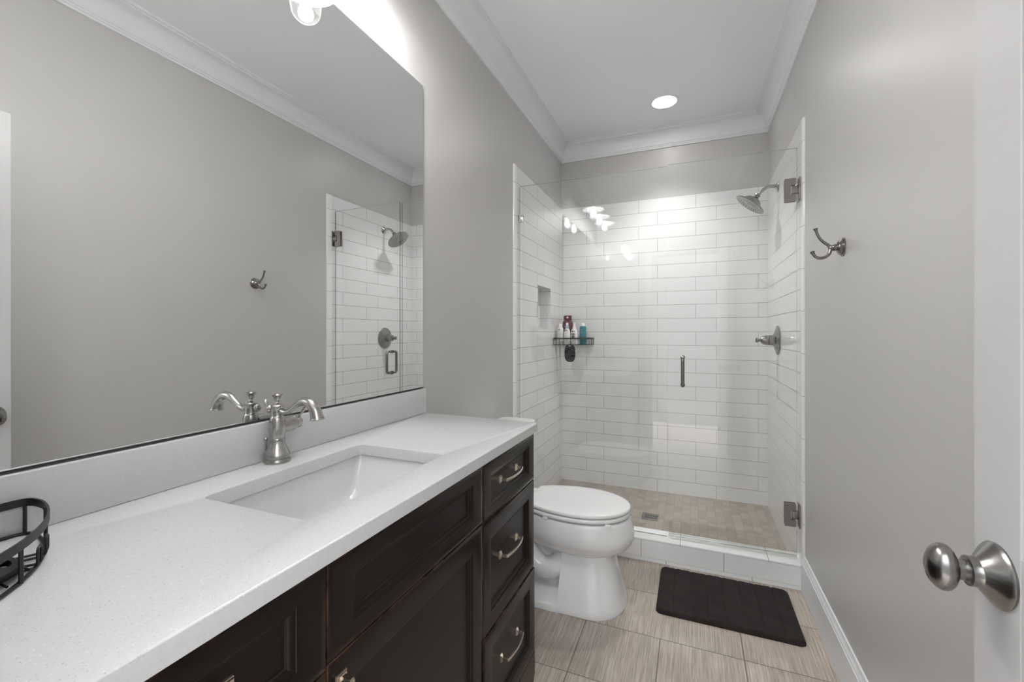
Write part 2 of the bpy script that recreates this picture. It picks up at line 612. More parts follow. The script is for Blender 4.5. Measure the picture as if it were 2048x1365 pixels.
# crown moulding : (distance from wall, height)
CP = [(0, 2.678), (.010, 2.678), (.012, 2.688), (.016, 2.690), (.018, 2.698), (.022, 2.700)]
for k in range(7):
    a = pi / 2 * k / 6
    CP.append((.024 + .052 * (1 - cos(a)), 2.704 + .088 * sin(a)))
CP += [(.080, 2.793), (.082, 2.800), (.090, 2.802), (.091, 2.815), (0, 2.815)]
def crown(p0, p1, inward, m0, m1):
    """p0->p1 along the wall; inward normal; m0/m1 mitre shift along the run per unit depth"""
    p0, p1, inward = Vector(p0), Vector(p1), Vector(inward)
    d = (p1 - p0).normalized()
    bm = bmesh.new()
    add_rings(bm, [[p0 + inward * a + d * (a * m0) + Vector((0, 0, z)) for a, z in CP],
                   [p1 + inward * a - d * (a * m1) + Vector((0, 0, z)) for a, z in CP]])
    return bm
struct('trim_4', crown((XL, YF, 0), (XL, YB, 0), (1, 0, 0), 1, 1), M_trim, 35)
struct('trim_5', crown((XL, YB, 0), (XR, YB, 0), (0, -1, 0), 1, 1), M_trim, 35)
struct('trim_6', crown((XR, YB, 0), (XR, YF, 0), (-1, 0, 0), 1, 1), M_trim, 35)
struct('trim_7', crown((XR, YF, 0), (XL, YF, 0), (0, 1, 0), 1, 1), M_trim, 35)

# baseboards
BP = [(0, 0), (.016, 0), (.016, .138), (.013, .142), (.013, .148), (.010, .153), (.007, .160), (.005, .168), (0, .170)]
def baseboard(name, p0, p1, inward):
    p0, p1, inward = Vector(p0), Vector(p1), Vector(inward)
    bm = bmesh.new()
    add_rings(bm, [[p + inward * a + Vector((0, 0, z)) for a, z in BP] for p in (p0, p1)])
    struct(name, bm, M_trim, 30)
baseboard('baseboard_right', (XR, YF + .02, 0), (XR, YS, 0), (-1, 0, 0))
baseboard('baseboard_left', (XL, 1.495, 0), (XL, YS, 0), (1, 0, 0))

# shower curb: tiled front, sloping top, narrow strip at the floor
bm = bmesh.new()
outl = [(YS, 0.0), (YS, .0182), (YS + .004, .0184), (YS + .004, .0206), (YS, .0208), (YS, .1115), (YS + .004, .1117), (YS + .004, .1138), (YS, .1140), (YS, .1190), (YS + .002, .1218), (YS + .006, .123), (2.624, .121), (2.628, .117), (2.628, 0.0)]
add_prism(bm, outl, TL, TR, lambda u, v, d: Vector((d, u, v)))
struct('trim_8', bm, M_curb, 35)

# ================================================================== BATHROOM DOOR (swung open along the right wall)
bm = bmesh.new()
DX0, DX1, DY0, DY1, DZ0, DZ1 = .362, .397, .084, .805, .012, 2.083
add_box(bm, DX0 + .008, DX1 - .008, DY0 + .01, DY1 - .01, DZ0 + .01, DZ1 - .01)
ST = .094
for (a, b, c, d) in ((DY0, DY0 + ST, DZ0, DZ1), (DY1 - ST, DY1, DZ0, DZ1), (DY0 + ST, DY1 - ST, DZ1 - .11, DZ1),
                     (DY0 + ST, DY1 - ST, DZ0, DZ0 + .24), (DY0 + ST, DY1 - ST, .80, .98)):
    add_box(bm, DX0, DX1, a, b, c, d, .0012, 1)
for c, d in ((DZ0 + .24, .80), (.98, DZ1 - .11)):       # raised field of each panel
    add_box(bm, DX0 + .002, DX1 - .002, DY0 + ST + .035, DY1 - ST - .035, c + .035, d - .035, .006, 2)
door = struct('door_1', bm, M_door)
def knob_bm(sgn, x):
    bm = bmesh.new()
    o, ax = (x, .752, .940), (sgn, 0, 0)
    add_lathe(bm, [(0, .0395), (.003, .0405), (.005, .039), (.007, .037), (.021, .0195), (.023, .0185), (.031, .0185), (.032, .0165), (.0325, .013)], o, ax, 48)
    return bm
def knob_grip(sgn, x):
    bm = bmesh.new()
    o, ax = (x, .752, .940), (sgn, 0, 0)
    pr = [(.031, .0125), (.039, .0125), (.041, .0130), (.0425, .0165), (.0445, .0210), (.0470, .0246), (.0500, .0272), (.0535, .0285), (.0575, .0284),
          (.0615, .0268), (.0650, .0240), (.0680, .0202), (.0705, .0155), (.0722, .0105), (.0732, .0052), (.0735, .0004)]
    add_lathe(bm, pr, o, ax, 48)
    bmesh.ops.scale(bm, vec=(1, .80, 1.06), verts=bm.verts, space=Matrix.Translation(-Vector(o)))
    return bm
for s, x in ((-1, DX0), (1, DX1)):
    rose = link('door_knob', knob_bm(s, x), M_steel, door)
    link('knob_grip', knob_grip(s, x), M_steel, rose)
link('latch_plate', box(DX0 + .006, DX1 - .006, DY1 - .002, DY1 + .0012, .912, .968, .001, 1), M_steel, door)
for z in (.25, 1.05, 1.85):
    bm = bmesh.new()
    add_lathe(bm, [(0, .006), (.09, .006)], (DX0 - .004, DY0 - .003, z - .045), (0, 0, 1), 12)
    add_box(bm, DX0, DX0 + .03, DY0 - .0015, DY0 + .001, z - .045, z + .045)
    link('door_hinge', bm, M_steel, door)

# ================================================================== MIRROR
bm = bmesh.new()
add_box(bm, XL + .0005, XL + .006, .085, 1.505, 1.0290, 2.258)
for f in bm.faces:
    f.material_index = 0 if f.normal.x > .5 else 1
mir = link('wall_mirror', bm, [M_mirror, M_medge], None, 0)
link('bottom_channel', box(XL + .0005, XL + .0085, .085, 1.505, 1.0262, 1.0288), M_gap, mir)
tag(mir, 'large frameless rectangular mirror on the wall above the vanity backsplash', 'mirror')

# ================================================================== VANITY
FX = -.528                       # face plane of doors and drawers
VY0, VY1 = .10, 1.487
vanity = thing('vanity_cabinet', 'dark espresso wooden vanity cabinet under the white countertop', 'cabinet', (-.78, .79, 0))
def vlink(name, bm, m, parent=None, **k):
    """mesh given in world coordinates, parented to a thing whose base is an Empty"""
    o = link(name, bm, m, None, **k)
    p = parent if parent is not None else vanity
    o.parent = p
    root = p
    off = Vector((0, 0, 0))
    while root is not None:
        off += root.location
        root = root.parent
    o.matrix_parent_inverse = Matrix.Identity(4)
    o.data.transform(Matrix.Translation(-off))
    return o
def wlink(name, bm, m, parent, **k):
    return vlink(name, bm, m, parent, **k)

bm = bmesh.new()
for y in (YF + .002, .511, 1.060):                                          # sides and partitions
    add_box(bm, XL + .002, FX - .020, y, y + .018, .10, .894)
add_box(bm, XL + .002, FX - .020, YF + .002, VY1, .10, .118)
add_box(bm, XL + .002, XL + .008, YF + .002, VY1, .10, .70)
add_box(bm, FX - .040, FX - .020, YF + .002, VY1, .868, .894)
add_box(bm, XL + .002, FX - .004, VY1 - .018, VY1, .0, .8935, .001, 1)       # end panel
add_box(bm, FX - .024, FX - .004, YF + .002, VY0 - .003, .02, .893, .001, 1)  # filler strip
vlink('carcass', bm, M_wood)
bm = bmesh.new()
# furniture base with a small cut foot at its end
add_prism(bm, [(YF + .002, .0), (VY1 - .012, .0), (VY1 + .001, .022), (VY1 + .001, .100), (YF + .002, .100)], FX - .022, FX + .003,
          lambda u, v, d: Vector((d, u, v)))
vlink('base', bm, M_wood)

def panel_front(y0, y1, z0, z1, st, ra, xf=FX, th=.019):
    """framed front, recessed panel with a stepped inner bead"""
    bm = bmesh.new()
    R = lambda y0, y1, z0, z1, x: [Vector((x, y0, z0)), Vector((x, y1, z0)), Vector((x, y1, z1)), Vector((x, y0, z1))]
    e = .0016
    iy0, iy1, iz0, iz1 = y0 + st, y1 - st, z0 + ra, z1 - ra
    rings = [R(y0, y1, z0, z1, xf - th), R(y0, y1, z0, z1, xf - e), R(y0 + e * .35, y1 - e * .35, z0 + e * .35, z1 - e * .35, xf - e * .35),
             R(y0 + e, y1 - e, z0 + e, z1 - e, xf), R(y0 + .012, y1 - .012, z0 + .012, z1 - .012, xf), R(iy0 - .001, iy1 + .001, iz0 - .001, iz1 + .001, xf)]
    for ins, dep in ((.0, .0006), (.0012, .0025), (.0042, .0030), (.0056, .0036), (.0098, .0062), (.0112, .0084), (.0124, .0105), (.0138, .0112)):
        rings.append(R(iy0 + ins, iy1 - ins, iz0 + ins, iz1 - ins, xf - dep))
    rings.append(R(iy0 + .02, iy1 - .02, iz0 + .02, iz1 - .02, xf - .0112))
    add_rings(bm, rings)
    return bm
def pull(cy, cz, xb, parent, vert=False, cc=.128):
    bm = bmesh.new()
    P = (lambda a, x, t=0: Vector((x, cy + t, cz + a))) if vert else (lambda a, x, t=0: Vector((x, cy + a, cz + t)))
    # bowed flat bar
    rings = []
    n = 22
    pts = [(-cc / 2, xb + .004), (-cc / 2, xb + .018)]
    path = []
    for k in range(n + 1):
        a = -1 + 2 * k / n
        path.append((a * (cc / 2 + .0015), xb + .0225 + .0085 * (1 - a * a)))
    for k, (a, x) in enumerate(path):
        t = -1 + 2 * k / n
        h = .0050 - .0012 * (1 - t * t)
        q = .0030
        rings.append([P(a, x - q, -h), P(a, x - q, h), P(a, x + q * .6, h), P(a, x + q, h * .6), P(a, x + q, -h * .6), P(a, x + q * .6, -h)])
    add_rings(bm, rings)
    for s in (-1, 1):
        for (x0_, x1_, ha, ht) in ((xb - .0005, xb + .003, .0065, .0115), (xb + .003, xb + .0055, .005, .009), (xb + .005, xb + .0235, .0032, .0042)):
            c = [P(s * cc / 2 + u, x0_, t) for u, t in ((-ha, -ht), (ha, -ht), (ha, ht), (-ha, ht))]
            d = [P(s * cc / 2 + u * .9, x1_, t * .9) for u, t in ((-ha, -ht), (ha, -ht), (ha, ht), (-ha, ht))]
            add_rings(bm, [c, d])
    o = wlink('pull', bm, M_pull, parent)
    o['label'] = 'warm nickel bow pull'
    return o
G = .0015
for (y0, y1) in ((1.069, VY1 + .001), (VY0, .520)):
    for (z0, z1, ra, pz, dx) in ((.722, .886, .034, .806, 0), (.407, .7185, .050, .575, 0), (.103, .4035, .050, .262, .003)):
        d = vlink('drawer', panel_front(y0 + G, y1 - G, z0, z1, .054, ra, FX + dx), M_wood)
        pull((y0 + y1) / 2 - .004, pz, FX + dx - .0112, d)
vlink('false_drawer_front', panel_front(.520 + G, 1.069 - G, .7305, .886, .055, .034), M_wood)
d = vlink('door', panel_front(.520 + G, 1.069 - G, .103, .727, .055, .055), M_wood)
pull(.549, .628, FX, d, True)

# ---- countertop with backsplash
outer = []
for (x, y) in ((-.515, YF + .001), (-.515, 1.497), (XL + .001, 1.506), (XL + .001, YF + .001)):
    outer.append((x, y))
o2 = [outer[0]]
cx, cy, r = -.515 - .016, 1.497 - .016, .016
for k in range(7):
    a = pi / 2 * k / 6
    o2.append((cx + r * cos(a), cy + r * sin(a)))
o2 += [outer[2], outer[3]]
BX0, BX1, BY0, BY1 = -.894, -.613, .562, 1.007
inner = rrect(BX0, BX1, BY0, BY1, .016)
ct = link('vanity_countertop', plate_with_hole(o2, inner, .895, ZCT, .004, .0018), M_quartz, None, 30)
tag(ct, 'white speckled quartz countertop on the dark vanity, with an undermount sink cut-out', 'countertop')
bs = link('backsplash', box(XL + .001, XL + .021, YF + .001, 1.507, ZCT + .0003, 1.0235, .0018, 2), M_quartz)
tag(bs, 'low white speckled quartz backsplash along the wall under the mirror', 'backsplash')

# ---- undermount basin
sink = thing('sink_basin', 'white rectangular undermount sink set in the quartz countertop', 'sink', (-.754, .785, .78))
bm = bmesh.new()
rings = []
for (ins, iny, z, r) in ((-.030, -.030, .8945, .03), (-.007, -.007, .8945, .022), (-.006, -.006, .8925, .022), (-.004, -.002, .882, .018), (.001, .010, .858, .017), (.006, .026, .828, .018), (.012, .046, .802, .022), (.024, .074, .785, .03), (.05, .11, .778, .04), (.11, .17, .777, .02)):
    rings.append([Vector((x, y, z)) for x, y in rrect(BX0 + ins, BX1 - ins, BY0 + iny, BY1 - iny, r, 8)])
outs = []
for (ins, z, r) in ((-.030, .8825, .03), (-.018, .880, .03), (-.012, .84, .035), (-.004, .78, .05), (.04, .762, .05)):
    outs.append([Vector((x, y, z)) for x, y in rrect(BX0 + ins, BX1 - ins, BY0 + ins, BY1 - ins, r, 8)])
add_rings(bm, outs[::-1] + rings, True, True)
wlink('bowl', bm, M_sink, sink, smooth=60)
bm = bmesh.new()
add_lathe(bm, [(0, .022), (.002, .0225), (.0035, .020), (.0035, .016), (.006, .0155), (.0075, .012), (.008, .001)], (-.754, .785, .7765), (0, 0, 1), 28)
wlink('drain', bm, M_nickel, sink)

# ================================================================== FAUCET
FXY = (-.966, .790)
fau = thing('faucet', 'brushed nickel traditional single-handle faucet behind the sink', 'faucet', (*FXY, ZCT))
bm = bmesh.new()
prof = [(0, .0305), (.003, .0313), (.0065, .0307), (.010, .0292), (.0115, .0292), (.0122, .0278), (.0138, .0278), (.0146, .0298), (.018, .0300),
        (.023, .0288), (.033, .0245), (.043, .0198), (.051, .0174), (.055, .0170), (.056, .0179), (.060, .0179), (.061, .0168), (.0632, .0168),
        (.0642, .0172), (.074, .0186), (.086, .0194), (.096, .0193), (.106, .0182), (.1145, .0167), (.1160, .0160), (.1175, .0148), (.120, .0140),
        (.130, .0135), (.140, .0142), (.1435, .0156), (.1450, .0160), (.1465, .0150), (.149, .0105), (.152, .0064), (.154, .0054)]
add_lathe(bm, prof, (*FXY, ZCT), (0, 0, 1), 40)
wlink('body', bm, M_nickel, fau)
bm = bmesh.new()
add_lathe(bm, [(.1535, .0052), (.156, .0046), (.158, .0074), (.163, .0085), (.167, .0080), (.169, .0108), (.172, .0134), (.1732, .0132), (.1735, .0088), (.176, .0064), (.177, .001)],
          (*FXY, ZCT), (0, 0, 1), 28)
wlink('finial', bm, M_nickel, fau)
bm = bmesh.new()
zz = ZCT + .1330
sp = smooth_path([(-.964, .79, zz + .002, .0086), (-.950, .79, zz - .002, .0078), (-.936, .79, zz - .003, .0074), (-.922, .79, zz + .002, .0075), (-.905, .79, zz + .013, .0082),
                  (-.888, .79, zz + .024, .0094), (-.870, .79, zz + .028, .0108), (-.853, .79, zz + .023, .0122), (-.840, .79, zz + .010, .0134), (-.8345, .79, zz - .004, .0146),
                  (-.8325, .79, zz - .011, .0154)], 5)
add_tube(bm, [Vector(p[:3]) for p in sp], 0, 24, radii=[p[3] for p in sp])
add_lathe(bm, [(0, .0154), (.0012, .0166), (.0035, .0168), (.0048, .0158), (.005, .0125), (.004, .009), (.003, .0005)], (-.8325, .79, zz - .010), (.13, 0, -1), 28)
add_lathe(bm, [(0, .0090), (.004, .0100), (.007, .0090)], (-.958, .79, zz + .001), (1, 0, -.1), 20)
add_lathe(bm, [(0, .0070), (.006, .0085), (.0075, .0100), (.0105, .0104), (.014, .0088), (.0165, .0052), (.0175, .001)], (-.981, .79, zz + .002), (-1, 0, 0), 24)
wlink('spout', bm, M_nickel, fau)
bm = bmesh.new()
add_lathe(bm, [(0, .0185), (.010, .0200), (.036, .0205), (.0395, .0196), (.041, .0165)], (-.970, .800, ZCT + .092), (0, 1, 0), 28)
wlink('handle_barrel', bm, M_nickel, fau)
bm = bmesh.new()
add_lathe(bm, [(0, .0160), (.001, .0172), (.015, .0168), (.0180, .0145), (.0188, .009)], (-.970, .8415, ZCT + .092), (0, 1, 0), 28)
hb = wlink('handle', bm, M_nickel, fau)
bm = bmesh.new()
p0, p1 = Vector((-.962, .850, ZCT + .105)), Vector((-.934, .857, ZCT + .143))
add_tube(bm, [p0, p0.lerp(p1, .3), p0.lerp(p1, .7), p0.lerp(p1, .93), p1], 0, 14, radii=[.0030, .0034, .0046, .0050, .0030])
wlink('lever', bm, M_nickel, hb)
bm = bmesh.new()
add_tube(bm, [(-.9925, .779, ZCT), (-.9925, .779, ZCT + .055)], .002, 10)
add_lathe(bm, [(0, .002), (.003, .0048), (.006, .0050), (.009, .003), (.010, .001)], (-.9925, .779, ZCT + .053), (0, 0, 1), 16)
wlink('lift_rod', bm, M_nickel, fau)
fau.scale = (1, 1, .975)

# ================================================================== TOILET
TY = 2.060
toi = thing('toilet', 'white two-piece toilet with closed lid between the vanity and the shower', 'toilet', (-.60, TY, 0))
def egg(xc, af, ab, b, xcut=None, n=44, pf=1.0, pb=1.0):
    pts = []
    for k in range(n):
        a = 2 * pi * k / n
        c, s_ = cos(a), sin(a)
        x = xc + (af if c > 0 else ab) * abs(c) ** (pf if c > 0 else pb) * (1 if c > 0 else -1)
        y = b * (abs(s_) ** (pf if c > 0 else pb)) * (1 if s_ > 0 else -1)
        if xcut is not None and x < xcut:
            x = xcut
        pts.append((x, TY + y))
    return pts
def egg_ring(z, *a, **k):
    return [Vector((x, y, z)) for x, y in egg(*a, **k)]
bm = bmesh.new()
XC = -.475
# the bowl
rings = [egg_ring(.150, -.46, .10, .15, .060), egg_ring(.222, -.455, .118, .28, .104, -.70), egg_ring(.234, -.46, .138, .30, .116, -.72),
         egg_ring(.243, XC, .168, .30, .130, -.735), egg_ring(.254, XC, .190, .30, .146, -.745), egg_ring(.268, XC, .208, .31, .161, -.755),
         egg_ring(.285, XC, .2215, .315, .1735, -.765), egg_ring(.303, XC, .2295, .32, .181, -.77), egg_ring(.322, XC, .2315, .32, .1845, -.775),
         egg_ring(.350, XC, .2275, .32, .184, -.78), egg_ring(.378, XC, .219, .32, .181, -.78), egg_ring(.392, XC, .214, .32, .179, -.78),
         egg_ring(.3985, XC, .210, .32, .176, -.78), egg_ring(.4005, XC, .202, .31, .168, -.775)]
add_rings(bm, rings)
# deck that carries the tank
add_box(bm, -.985, -.70, TY - .115, TY + .115, .285, .400, .02, 3)
# front pedestal column, flaring to the floor
def colring(z, xf, xb, b):
    pts = []
    n = 28
    for k in range(n + 1):
        a = -pi / 2 + pi * k / n
        pts.append(Vector((xf - (xf + .475) * (1 - cos(a) ** .75) * .95 if False else -.465 + (xf + .465) * max(0, cos(a)) ** .74, TY + b * (abs(sin(a)) ** .92) * (1 if sin(a) > 0 else -1), z)))
    pts.append(Vector((xb, TY + b, z)))
    pts.append(Vector((xb - .002, TY + b - .006, z)))
    pts.append(Vector((xb - .002, TY - b + .006, z)))
    pts.append(Vector((xb, TY - b, z)))
    return pts
add_rings(bm, [colring(z, xf, xb, b) for z, xf, xb, b in ((0, -.279, -.562, .184), (.010, -.276, -.562, .187), (.03, -.281, -.562, .184), (.07, -.292, -.560, .170),
                                                          (.12, -.306, -.558, .150), (.18, -.322, -.556, .130), (.225, -.333, -.556, .118), (.262, -.325, -.556, .120), (.30, -.30, -.556, .13))])
# spine, foot and trapway behind the column
add_box(bm, -.93, -.54, TY - .060, TY + .060, .0, .30, .02, 3)
foot = [(x, y) for x, y in rrect(-.93, -.50, TY - .186, TY + .186, .06)]
add_rings(bm, [[Vector((x, y, 0)) for x, y in foot], [Vector((x, y, .016)) for x, y in foot],
               [Vector((-.71 + (x + .71) * .97, TY + (y - TY) * .95, .026)) for x, y in foot],
               [Vector((-.71 + (x + .71) * .95, TY + (y - TY) * .72, .048)) for x, y in foot],
               [Vector((-.71 + (x + .71) * .93, TY + (y - TY) * .55, .060)) for x, y in foot]])
for sy in (-1, 1):
    tp = smooth_path([(-.545, TY + sy * .068, .19), (-.60, TY + sy * .085, .150), (-.66, TY + sy * .09, .145), (-.72, TY + sy * .088, .19), (-.76, TY + sy * .08, .23), (-.80, TY + sy * .078, .19), (-.82, TY + sy * .075, .09), (-.83, TY + sy * .07, .02)], 6)
    add_tube(bm, tp, .050, 16)
    add_lathe(bm, [(0, .014), (.010, .014), (.016, .010), (.018, .002)], (-.70, TY + sy * .13, .045), (0, 0, 1), 16)
wlink('bowl', bm, M_porc, toi, smooth=50)
def slab(z0, z1, args, dome, edge):
    bm = bmesh.new()
    pts = egg(*args)
    cx, cy = -.49, TY
    sh = lambda k, z: [Vector((cx + (x - cx) * k, cy + (y - cy) * k, z)) for x, y in pts]
    add_rings(bm, [sh(.955, z0), sh(1 - edge * .6, z0 + .0005), sh(1.0, z0 + .004), sh(1.0, z1 - .006), sh(.993, z1 - .0025), sh(.975, z1 - .0005), sh(.93, z1 + dome * .25),
                   sh(.75, z1 + dome * .6), sh(.5, z1 + dome * .85), sh(.2, z1 + dome)])
    return bm
SA = (-.497, .2345, .308, .1775, -.735, 140)
wlink('seat', slab(.4085, .4265, SA, 0, .02), M_seat, toi, smooth=60)
wlink('lid', slab(.4322, .4490, (-.497, .236, .308, .179, -.737, 140), .0045, .015), M_seat, toi, smooth=60)
for sy in (-.075, .075):
    bm = bmesh.new()
    add_box(bm, -.765, -.733, TY + sy - .022, TY + sy + .022, .402, .440, .007, 3)
    wlink('seat_hinge', bm, M_seat, toi)
for (x, y) in ((-.34, -.14), (-.34, .14), (-.62, -.155), (-.62, .155)):
    bm = bmesh.new()
    add_box(bm, x - .012, x + .012, TY + y - .007, TY + y + .007, .3995, .4095)
    wlink('seat_bumper', bm, M_seat, toi)
bm = bmesh.new()
tk = lambda z, g: [Vector((x, y, z)) for x, y in rrect(-1.000 + g * .2, -.803 - g, TY - .215 + g, TY + .207 - g, .03, 6)]
add_rings(bm, [tk(.398, .022), tk(.405, .014), tk(.50, .007), tk(.62, .002), tk(.738, 0.0)])
wlink('tank', bm, M_porc, toi, smooth=50)
bm = bmesh.new()
tl = lambda z, g: [Vector((x, y, z)) for x, y in rrect(-1.003 + g, -.792 - g, TY - .228 + g, TY + .218 - g, .03, 6)]
add_rings(bm, [tl(.739, .004), tl(.741, 0), tl(.765, 0), tl(.772, .003), tl(.776, .010), tl(.778, .03)])
wlink('tank_lid', bm, M_porc, toi, smooth=50)
bm = bmesh.new()
add_lathe(bm, [(0, .012), (.006, .012), (.010, .008)], (-.803, TY - .15, .68), (1, 0, 0), 18)
add_tube(bm, [(-.790, TY - .15, .68), (-.782, TY - .13, .678), (-.780, TY - .07, .672)], .006, 12)
wlink('flush_lever', bm, M_chrome, toi)

# ================================================================== SHOWER GLASS
GY = 2.560
def glass_box(x0, x1, z0, z1, y0, y1):
    bm = bmesh.new()
    add_box(bm, x0, x1, y0, y1, z0, z1)
    for f in bm.faces:
        f.material_index = 0 if abs(f.normal.y) > .5 else 1
    return bm
fix = thing('shower_glass_panel', 'fixed clear glass panel on the left half of the shower curb', 'glass panel', (-.568, GY, .122))
wlink('panel', glass_box(-1.004, -.128, .1225, 2.172, GY - .005, GY + .005), [M_glass, M_gedge], fix, smooth=0)
for z in (1.970, .345):
    bm = bmesh.new()
    for s_ in (-1, 1):
        add_box(bm, TL + .001, -.980, GY + s_ * .0055 if s_ > 0 else GY - .0125, GY + .0125 if s_ > 0 else GY - .0055, z - .0225, z + .0225, .002, 2)
    add_box(bm, TL + .0005, -1.0045, GY - .0125, GY + .0125, z - .0225, z + .0225, .0005, 1)
    wlink('clip', bm, M_chrome, fix)

HX = .4885
sd = thing('shower_door', 'frameless clear glass shower door hinged on the right tiled wall', 'shower door', (HX, GY, .134), radians(1.2))
def dlink(name, bm, m, parent, **k):
    o = link(name, bm, m, None, **k)
    o.data.transform(Matrix.Translation(-Vector((HX, GY, .134))))
    o.parent = parent
    return o
dlink('panel', glass_box(-.1205, .4855, .135, 2.175, GY - .005, GY + .005), [M_glass, M_gedge], sd, smooth=0)
bm = bmesh.new()
add_prism(bm, [(GY - .0065, .152), (GY - .0055, .152), (GY - .0055, .1342), (GY + .0055, .1342), (GY + .0055, .152), (GY + .0065, .152), (GY + .0065, .1335), (GY + .002, .1325),
               (GY + .001, .1265), (GY - .001, .1265), (GY - .002, .1325), (GY - .012, .1290), (GY - .013, .1302), (GY - .0065, .1340)], -.1205, .4855, lambda u, v, d: Vector((d, u, v)))
dlink('bottom_sweep', bm, M_vinyl, sd)
for z in (1.965, .338):
    bm = bmesh.new()
    for sy in (-1, 1):
        ya, yb = (GY + .0055, GY + .0135) if sy > 0 else (GY - .0135, GY - .0055)
        h, x0_, x1_ = .0575, .4305, .4800
        o = [(x0_, z - h), (x1_, z - h), (x1_, z - .024), (x1_ - .023, z - .024), (x1_ - .023, z + .024), (x1_, z + .024), (x1_, z + h), (x0_, z + h)]
        o = [tuple(p) for p in fillet([Vector((a, b, 0)) for a, b in o[:1]] and [Vector((a, b, 0)) for a, b in o], .0035, 2, True)]
        add_prism(bm, [(p[0], p[1]) for p in o], ya, yb, lambda u, v, d: Vector((u, d, v)))
    hg = dlink('hinge', bm, M_hinge, sd)
    bm = bmesh.new()
    add_box(bm, .4630, .4930, GY - .0120, GY + .0120, z - .0195, z + .0195, .0015, 2)
    kb = dlink('knuckle', bm, M_hinge, hg)
    bm = bmesh.new()
    add_box(bm, .4905, .4955, GY - .028, GY + .028, z - .0575, z + .0575, .0012, 2)
    # the wall plate stays square to the wall
    wp = dlink('wall_plate', bm, M_hinge, hg)
    wp.data.transform(Matrix.Rotation(-radians(1.2), 4, 'Z'))
bm = bmesh.new()
hx = -.047
for sy in (-1, 1):
    y0, y1 = GY + sy * .005, GY + sy * .052
    add_tube(bm, fillet([(hx, y0, .9655), (hx, y1, .9655), (hx, y1, 1.1155), (hx, y0, 1.1155)], .020, 8), .0095, 16)
    for z in (.9655, 1.1155):
        add_lathe(bm, [(0, .0125), (.002, .0125), (.003, .0105)], (hx, y0, z), (0, sy, 0), 20)
dlink('handle', bm, M_steel, sd)

# drain
dr = thing('shower_drain', 'square brushed metal drain cover set in the tan shower floor', 'drain', (-.258, 3.042, .02))
bm = bmesh.new()
add_box(bm, -.311, -.205, 2.987, 3.097, .0200, .0228, .0008, 1)
wlink('cover', bm, M_steel, dr)
bm = bmesh.new()
for k in range(7):
    for j in range(2):
        x = -.292 + k * .0115 + (.004 if j else 0)
        add_box(bm, x, x + .0065, 3.012 + j * .032, 3.036 + j * .032, .0226, .0231)
wlink('slots', bm, M_gap, dr)

# ================================================================== SHOWER FITTINGS
sh = thing('showerhead', 'brushed nickel bell shower head on a curved arm from the right tiled wall', 'shower head', (TR, 3.135, 2.161))
bm = bmesh.new()
add_lathe(bm, [(0, .030), (.003, .031), (.006, .029), (.010, .022), (.014, .014), (.016, .0115)], (TR, 3.135, 2.158), (-1, 0, 0), 32)
wlink('escutcheon', bm, M_nickel, sh)
bm = bmesh.new()
add_tube(bm, smooth_path([(TR, 3.135, 2.158), (.470, 3.135, 2.164), (.448, 3.135, 2.165), (.430, 3.135, 2.160), (.413, 3.135, 2.149), (.398, 3.135, 2.134), (.384, 3.135, 2.118)], 5), .0105, 16)
wlink('arm', bm, M_nickel, sh)
ax = Vector((-.62, 0, -.785)).normalized()
o = Vector((.388, 3.135, 2.124))
bm = bmesh.new()
add_lathe(bm, [(0, .013), (.004, .0175), (.011, .0175), (.013, .013), (.016, .0155), (.023, .016), (.025, .013), (.027, .016), (.030, .026), (.036, .040), (.044, .050), (.052, .056),
               (.056, .058), (.057, .061), (.061, .0625), (.062, .066), (.066, .076), (.071, .088), (.076, .096), (.0785, .0975), (.081, .096)], o, ax, 48)
hd = wlink('head', bm, M_steel, sh)
bm = bmesh.new()
add_lathe(bm, [(.078, .094), (.0815, .093), (.082, .090), (.082, .03), (.0835, .028), (.0835, .001)], o, ax, 48)
d_, a_, b_ = frame_axis(ax)
for rr, n_ in ((.078, 26), (.062, 20), (.046, 15)):
    for k in range(n_):
        t = 2 * pi * k / n_
        add_lathe(bm, [(0, .0030), (.0025, .0022)], o + d_ * .0815 + (a_ * cos(t) + b_ * sin(t)) * rr, ax, 6)
wlink('spray_face', bm, M_steel, hd)

sv = thing('shower_valve', 'round brushed nickel shower valve on the right tiled wall below the shower head', 'shower valve', (TR, 3.150, 1.203))
bm = bmesh.new()
add_lathe(bm, [(0, .088), (.003, .092), (.006, .090), (.009, .080), (.013, .066), (.015, .064), (.017, .058), (.021, .044), (.026, .036), (.028, .034)], (TR, 3.150, 1.203), (-1, 0, 0), 48)
wlink('plate', bm, M_steel, sv)
bm = bmesh.new()
add_lathe(bm, [(.026, .033), (.030, .0335), (.052, .032), (.054, .028), (.056, .0275), (.058, .031), (.062, .0315), (.086, .025), (.088, .020), (.093, .018), (.096, .010), (.104, .009), (.107, .0125),
               (.112, .0155), (.119, .0155), (.123, .012), (.125, .002)], (TR, 3.150, 1.203), (-1, 0, 0), 36)
wlink('handle', bm, M_steel, sv)

